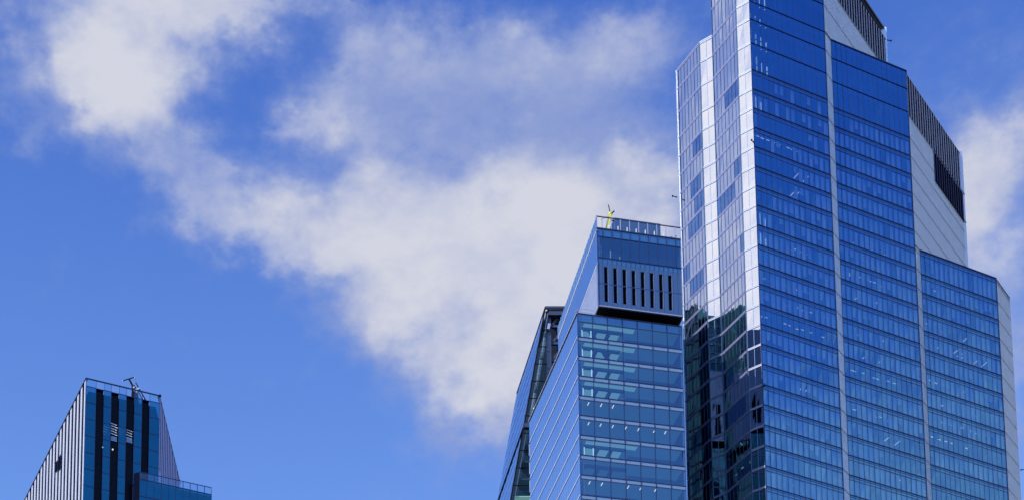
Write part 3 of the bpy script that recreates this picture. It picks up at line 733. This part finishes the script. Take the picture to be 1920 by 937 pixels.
# floors seen through the lower strip, one with the self-glowing ceiling colour
for i in range(5):
    z = 218 - 3.65 * i
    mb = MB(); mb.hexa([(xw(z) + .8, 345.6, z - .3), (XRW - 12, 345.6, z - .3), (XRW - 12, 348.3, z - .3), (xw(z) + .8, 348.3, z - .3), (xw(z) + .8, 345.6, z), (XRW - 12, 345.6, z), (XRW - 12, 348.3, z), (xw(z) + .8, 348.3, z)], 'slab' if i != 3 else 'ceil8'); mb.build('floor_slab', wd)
mb = MB(); mb.hexa([wp(xw(ZW) + .5, ZW - .4, 0), wp(XRW, ZW - .4, 0), wp(XRW, ZW - .4, 1), wp(xw(ZW) + .5, ZW - .4, 1), wp(xw(ZW) + .5, ZW - .1, 0), wp(XRW, ZW - .1, 0), wp(XRW, ZW - .1, 1), wp(xw(ZW) + .5, ZW - .1, 1)], 'roof'); mb.build('roof', wd)

# ================================================================== SLIM TOWER AT THE LEFT
lt = thing('slim_tower', 'slim tower with white side fins and black and blue glass stripes in front', 'skyscraper', (-55.64, 355, 0))
Q0 = (-55.64, 355.0); Q1 = (-41.40, 360.90); dl = (math.sin(R(-24.2)), math.cos(R(-24.2)))
QL = (Q0[0] + 72 * dl[0], Q0[1] + 72 * dl[1]); QR = (-40.22, 393.0)
ZT, ZPp = 238.1, 236.45; ZLb = 199.0
TF = Face(Q0, Q1); TL = Face(QL, Q0); TR = Face(Q1, QR)
fl = [233.0 - 3.6 * k for k in range(-0, 11)]
cuts = [0, .142, .245, .345, .45, .55, .655, .76, .86, 1]; cuts = [c * TF.L for c in cuts]
fr = MB(); gls = []
allz = [ZPp] + fl
for b in range(9):
    u0, u1 = cuts[b], cuts[b + 1]
    if b % 2 == 0:
        for z in allz: TF.box(fr, u0, u1, z - .09, z + .04, 0, .06, 'lnF')
        TF.box(fr, u0, u0 + .06, ZLb, ZT, 0, .08, 'lnF'); TF.box(fr, u1 - .06, u1, ZLb, ZT, 0, .08, 'lnF')
    else:
        TF.box(fr, u0, u1, ZPp - .12, ZPp, -.5, .04, 'lnF')
TF.box(fr, 0, TF.L, ZT - .08, ZT + .1, -.15, .1, 'lnF')
fo = fr.build('front_wall', lt)
for b in range(0, 9, 2):
    for i in range(len(allz) - 1):
        mb = MB(); TF.pane(mb, cuts[b] + .06, cuts[b + 1] - .06, allz[i + 1] + .04, allz[i] - .09, .004, 'gT', .01); mb.build('window_pane', fo)
    mb = MB(); TF.pane(mb, cuts[b] + .06, cuts[b + 1] - .06, ZPp + .04, ZT - .08, .004, 'gC'); mb.build('parapet_pane', fo)
for b in range(1, 9, 2):
    mb = MB(); TF.pane(mb, cuts[b], cuts[b + 1], ZLb, ZPp - .12, -.45, 'darkglass')
    n = 8
    for k in range(n): u = cuts[b] + (cuts[b + 1] - cuts[b]) * (k + .5) / n; TF.box(mb, u - .02, u + .02, ZLb, ZPp - .12, -.44, -.34, 'void')
    mb.build('dark_bay', fo)
# plant hall structure glimpsed behind the top dark bays
mb = MB()
for (b, z, n, wd_) in ((3, 229.6, 5, .26), (5, 229.0, 4, .24), (4, 229.4, 4, .16), (2, 228.6, 4, .14)):
    for k in range(n):
        u0, u1 = cuts[b] + .08, cuts[b + 1] - .1
        a = TF.p(u0 + (.1 if k % 2 else 0), z - k * .55 + .2, -.30 if b % 2 else -.3); c_ = TF.p(u1 - rnd.uniform(0, .25), z - k * .55 - .02, -.3)
        mb.bar(a, c_, wd_ * rnd.uniform(.4, 1), 'white_l')
mb.build('inner_bracing', lt)
mb = MB()
for (b, z) in ((3, 226.2), (5, 226.6)):
    TF.box(mb, cuts[b] + .2, cuts[b + 1] - .25, z, z + .85, -.36, -.3, 'sp8'); TF.box(mb, cuts[b] + .1, cuts[b + 1] - .15, z - .12, z - .02, -.38, -.28, 'steelp')
mb.build('inner_window', lt)
mb = MB()
for (u, z) in ((cuts[2] + .15, 224.2), (cuts[3] + .6, 224.2)): mb.ball(TF.p(u, z, -.3 if u > cuts[3] else -.3), .17, 'white')
mb.build('round_lamp', lt)
mb = MB(); TF.box(mb, cuts[2] + .3, cuts[2] + 1.2, 209.2, 209.28, -1.4, -1.3, 'white'); mb.build('ceiling_light', lt)
for z in fl:
    mb = MB(); mb.prism(inset(ccw([Q0, Q1, QR, QL]), .9), z - .5, z, 'slab'); mb.build('floor_slab', lt)
mb = MB(); mb.prism(inset(ccw([Q0, Q1, QR, QL]), 3.2), 0, 235.5, 'core'); mb.build('core_wall', lt)
mb = MB(); mb.prism(inset(ccw([Q0, Q1, QR, QL]), .9), 235.6, 236.0, 'roof'); mb.build('roof', lt)
mb = MB(); mb.prism(ccw([Q0, Q1, QR, QL]), 0, ZLb - .02, 'mid8'); mb.build('lower_body', lt)
# finned left side
mb = MB(); TL.pane(mb, 0, TL.L, ZLb, ZT - .3, -.2, 'void')
for z in allz: TL.box(mb, 0, TL.L, z - .06, z, -.2, -.16, 'lnF')
mb.build('side_wall', lt)
n = 27
for i in range(n):
    u = TL.L - .12 - i * 2.6
    mb = MB(); TL.box(mb, u - 1.05 - rnd.uniform(0, .08), u, ZLb, ZT, -.20, -.08, 'finl')
    mb.build('vertical_fin', lt)
mb = MB(); TL.box(mb, 0, TL.L, ZT - .12, ZT + .06, -.5, .06, 'lnF'); mb.build('coping', lt)
mb = MB(); TL.box(mb, TL.L - 19.2, TL.L - 18.0, 228.6, 231.8, .01, .03, 'void'); TL.box(mb, TL.L - 21.8, TL.L - 20.6, 229.6, 232, .01, .03, 'void'); mb.build('open_hatch', lt)
# finned right side
mb = MB(); TR.pane(mb, 0, TR.L, ZLb, ZT - .3, -.1, 'lnF'); mb.build('side_wall', lt)
for i in range(13):
    u = i * 2.5
    mb = MB(); TR.box(mb, u, u + 1.15, ZLb, ZT, -.09, 0, 'finr')
    if i < 4: TR.box(mb, u + 1.15, u + 2.5, ZLb, 222.5 - i * 2.2, -.09, -.01, 'finr')
    mb.build('vertical_fin', lt)
mb = MB(); TR.box(mb, 0, TR.L, ZT - .12, ZT + .06, -.5, .04, 'lnF'); mb.ball(TR.p(6.9, 218.0, .3), .42, 'black'); mb.ball(TR.p(9.4, 216.2, .3), .42, 'black'); mb.ball(TF.p(TF.L, ZT, 0), .3, 'black'); mb.build('bracket_lamp', lt)
# lower wing with glass balustrade
X0 = (-44.69, 356.83); X1 = (-30.83, 362.57)
WF = Face(X0, X1); zt_, zp_ = 218.9, 217.4; wz = [zp_ - 3.6 * k for k in range(0, 6)]
mb = MB(); wb = ccw([X0, X1, (X1[0] + 12 * dl[0] + 1, X1[1] + 12 * dl[1]), (X0[0] + 3.4 * dl[0] - 1.2, X0[1] + 3.4 * dl[1])])
mb.prism(inset(wb, .35), ZLb, zp_ - .1, 'core', 'roof'); mb.prism(wb, 0, ZLb, 'mid8'); mb.build('wing_body', lt)
fr = MB(); nb = 10; off = .0; us = [WF.L * i / nb for i in range(nb + 1)]
for z in wz: WF.box(fr, 0, WF.L, z - .1, z + .08, 0, .07, 'lnF')
for u in us: WF.box(fr, max(0, u - .06), min(WF.L, u + .06), wz[-1], zt_, 0, .09, 'lnF')
WF.box(fr, 0, WF.L, zt_ - .03, zt_ + .07, -.03, .1, 'lnF'); WF.box(fr, 4.2, WF.L, zp_ + .8, zp_ + .86, -1.6, -1.5, 'lnF')
fr.bar(WF.p(WF.L, zt_ - .2, 0), WF.p(WF.L + .6, wz[-1], 0), .05, 'lnF')
LE = Face((X0[0] - 1.25, X0[1] + .42), X0); LE.box(fr, 0, LE.L, ZLb, zt_ - .05, -.3, 0, 'void')
fo = fr.build('wing_front', lt)
for i in range(len(wz) - 1):
    mb = MB()
    for j in range(nb): WF.pane(mb, us[j] + .06, us[j + 1] - .06, wz[i + 1] + .08, wz[i] - .1, .005, 'gT', .006)
    mb.build('ribbon_window', fo)
mb = MB()
for j in range(nb): WF.pane(mb, us[j] + .06, us[j + 1] - .06, zp_ + .08, zt_ - .03, .005, 'gC')
mb.build('balustrade_pane', fo)
mb = MB(); F = Face(X1, (X1[0] + 12 * dl[0] + 1, X1[1] + 12 * dl[1])); F.box(mb, 0, F.L, ZLb, zp_, -.3, 0, 'mid8'); mb.build('wing_side', lt)

# black folded crane on its roof
c2 = thing('roof_crane', 'black folded maintenance crane with a raised cross arm on the slim left tower', 'crane', (-46.5, 366, 236.0), 'roof maintenance cranes')
mb = MB(); mb.hexa([(-47.9, 365.4, 236), (-46.3, 365.4, 236), (-46.3, 366.8, 236), (-47.9, 366.8, 236), (-47.8, 365.5, 241.9), (-46.5, 365.5, 241.9), (-46.5, 366.7, 241.9), (-47.8, 366.7, 241.9)], 'black')
mb.bar((-47.4, 366, 241.5), (-47.5, 366, 243.6), .7, 'black'); mb.build('mast', c2)
mb = MB(); mb.bar((-47.5, 366, 243.4), (-48.4, 366, 245.2), .34, 'black'); mb.build('knuckle_arm', c2)
mb = MB(); mb.bar((-49.8, 366, 244.8), (-47.1, 366, 245.7), .16, 'black'); mb.ball((-47.2, 365.9, 245.5), .15, 'white_l', 8); mb.ball((-49.7, 365.9, 244.75), .12, 'white_l', 8); mb.bar((-47.1, 366, 245.6), (-47.0, 366, 244.3), .04, 'black'); mb.build('cross_arm', c2)
mb = MB(); mb.bar((-47.0, 366, 244.3), (-44.5, 366, 239.7), .22, 'black'); mb.bar((-47.1, 366, 243.4), (-44.9, 366, 239.6), .16, 'black')
for k in range(6):
    t = k / 6; mb.bar((-47.0 + 2.5 * t, 366, 244.2 - 4.4 * t), (-47.0 + 2.1 * (t + .1), 366, 243.2 - 3.7 * (t + .1)), .08, 'steelp')
mb.build('lattice_boom', c2)
mb = MB(); mb.bar((-47.3, 365.7, 242.3), (-46.2, 365.7, 242.9), .35, 'steelp'); mb.bar((-46.8, 365.7, 242.7), (-46.6, 365.7, 240.9), .3, 'steelp'); mb.bar((-47.5, 365.7, 243.0), (-47.2, 365.7, 243.1), .4, 'steelp'); mb.build('winch', c2)
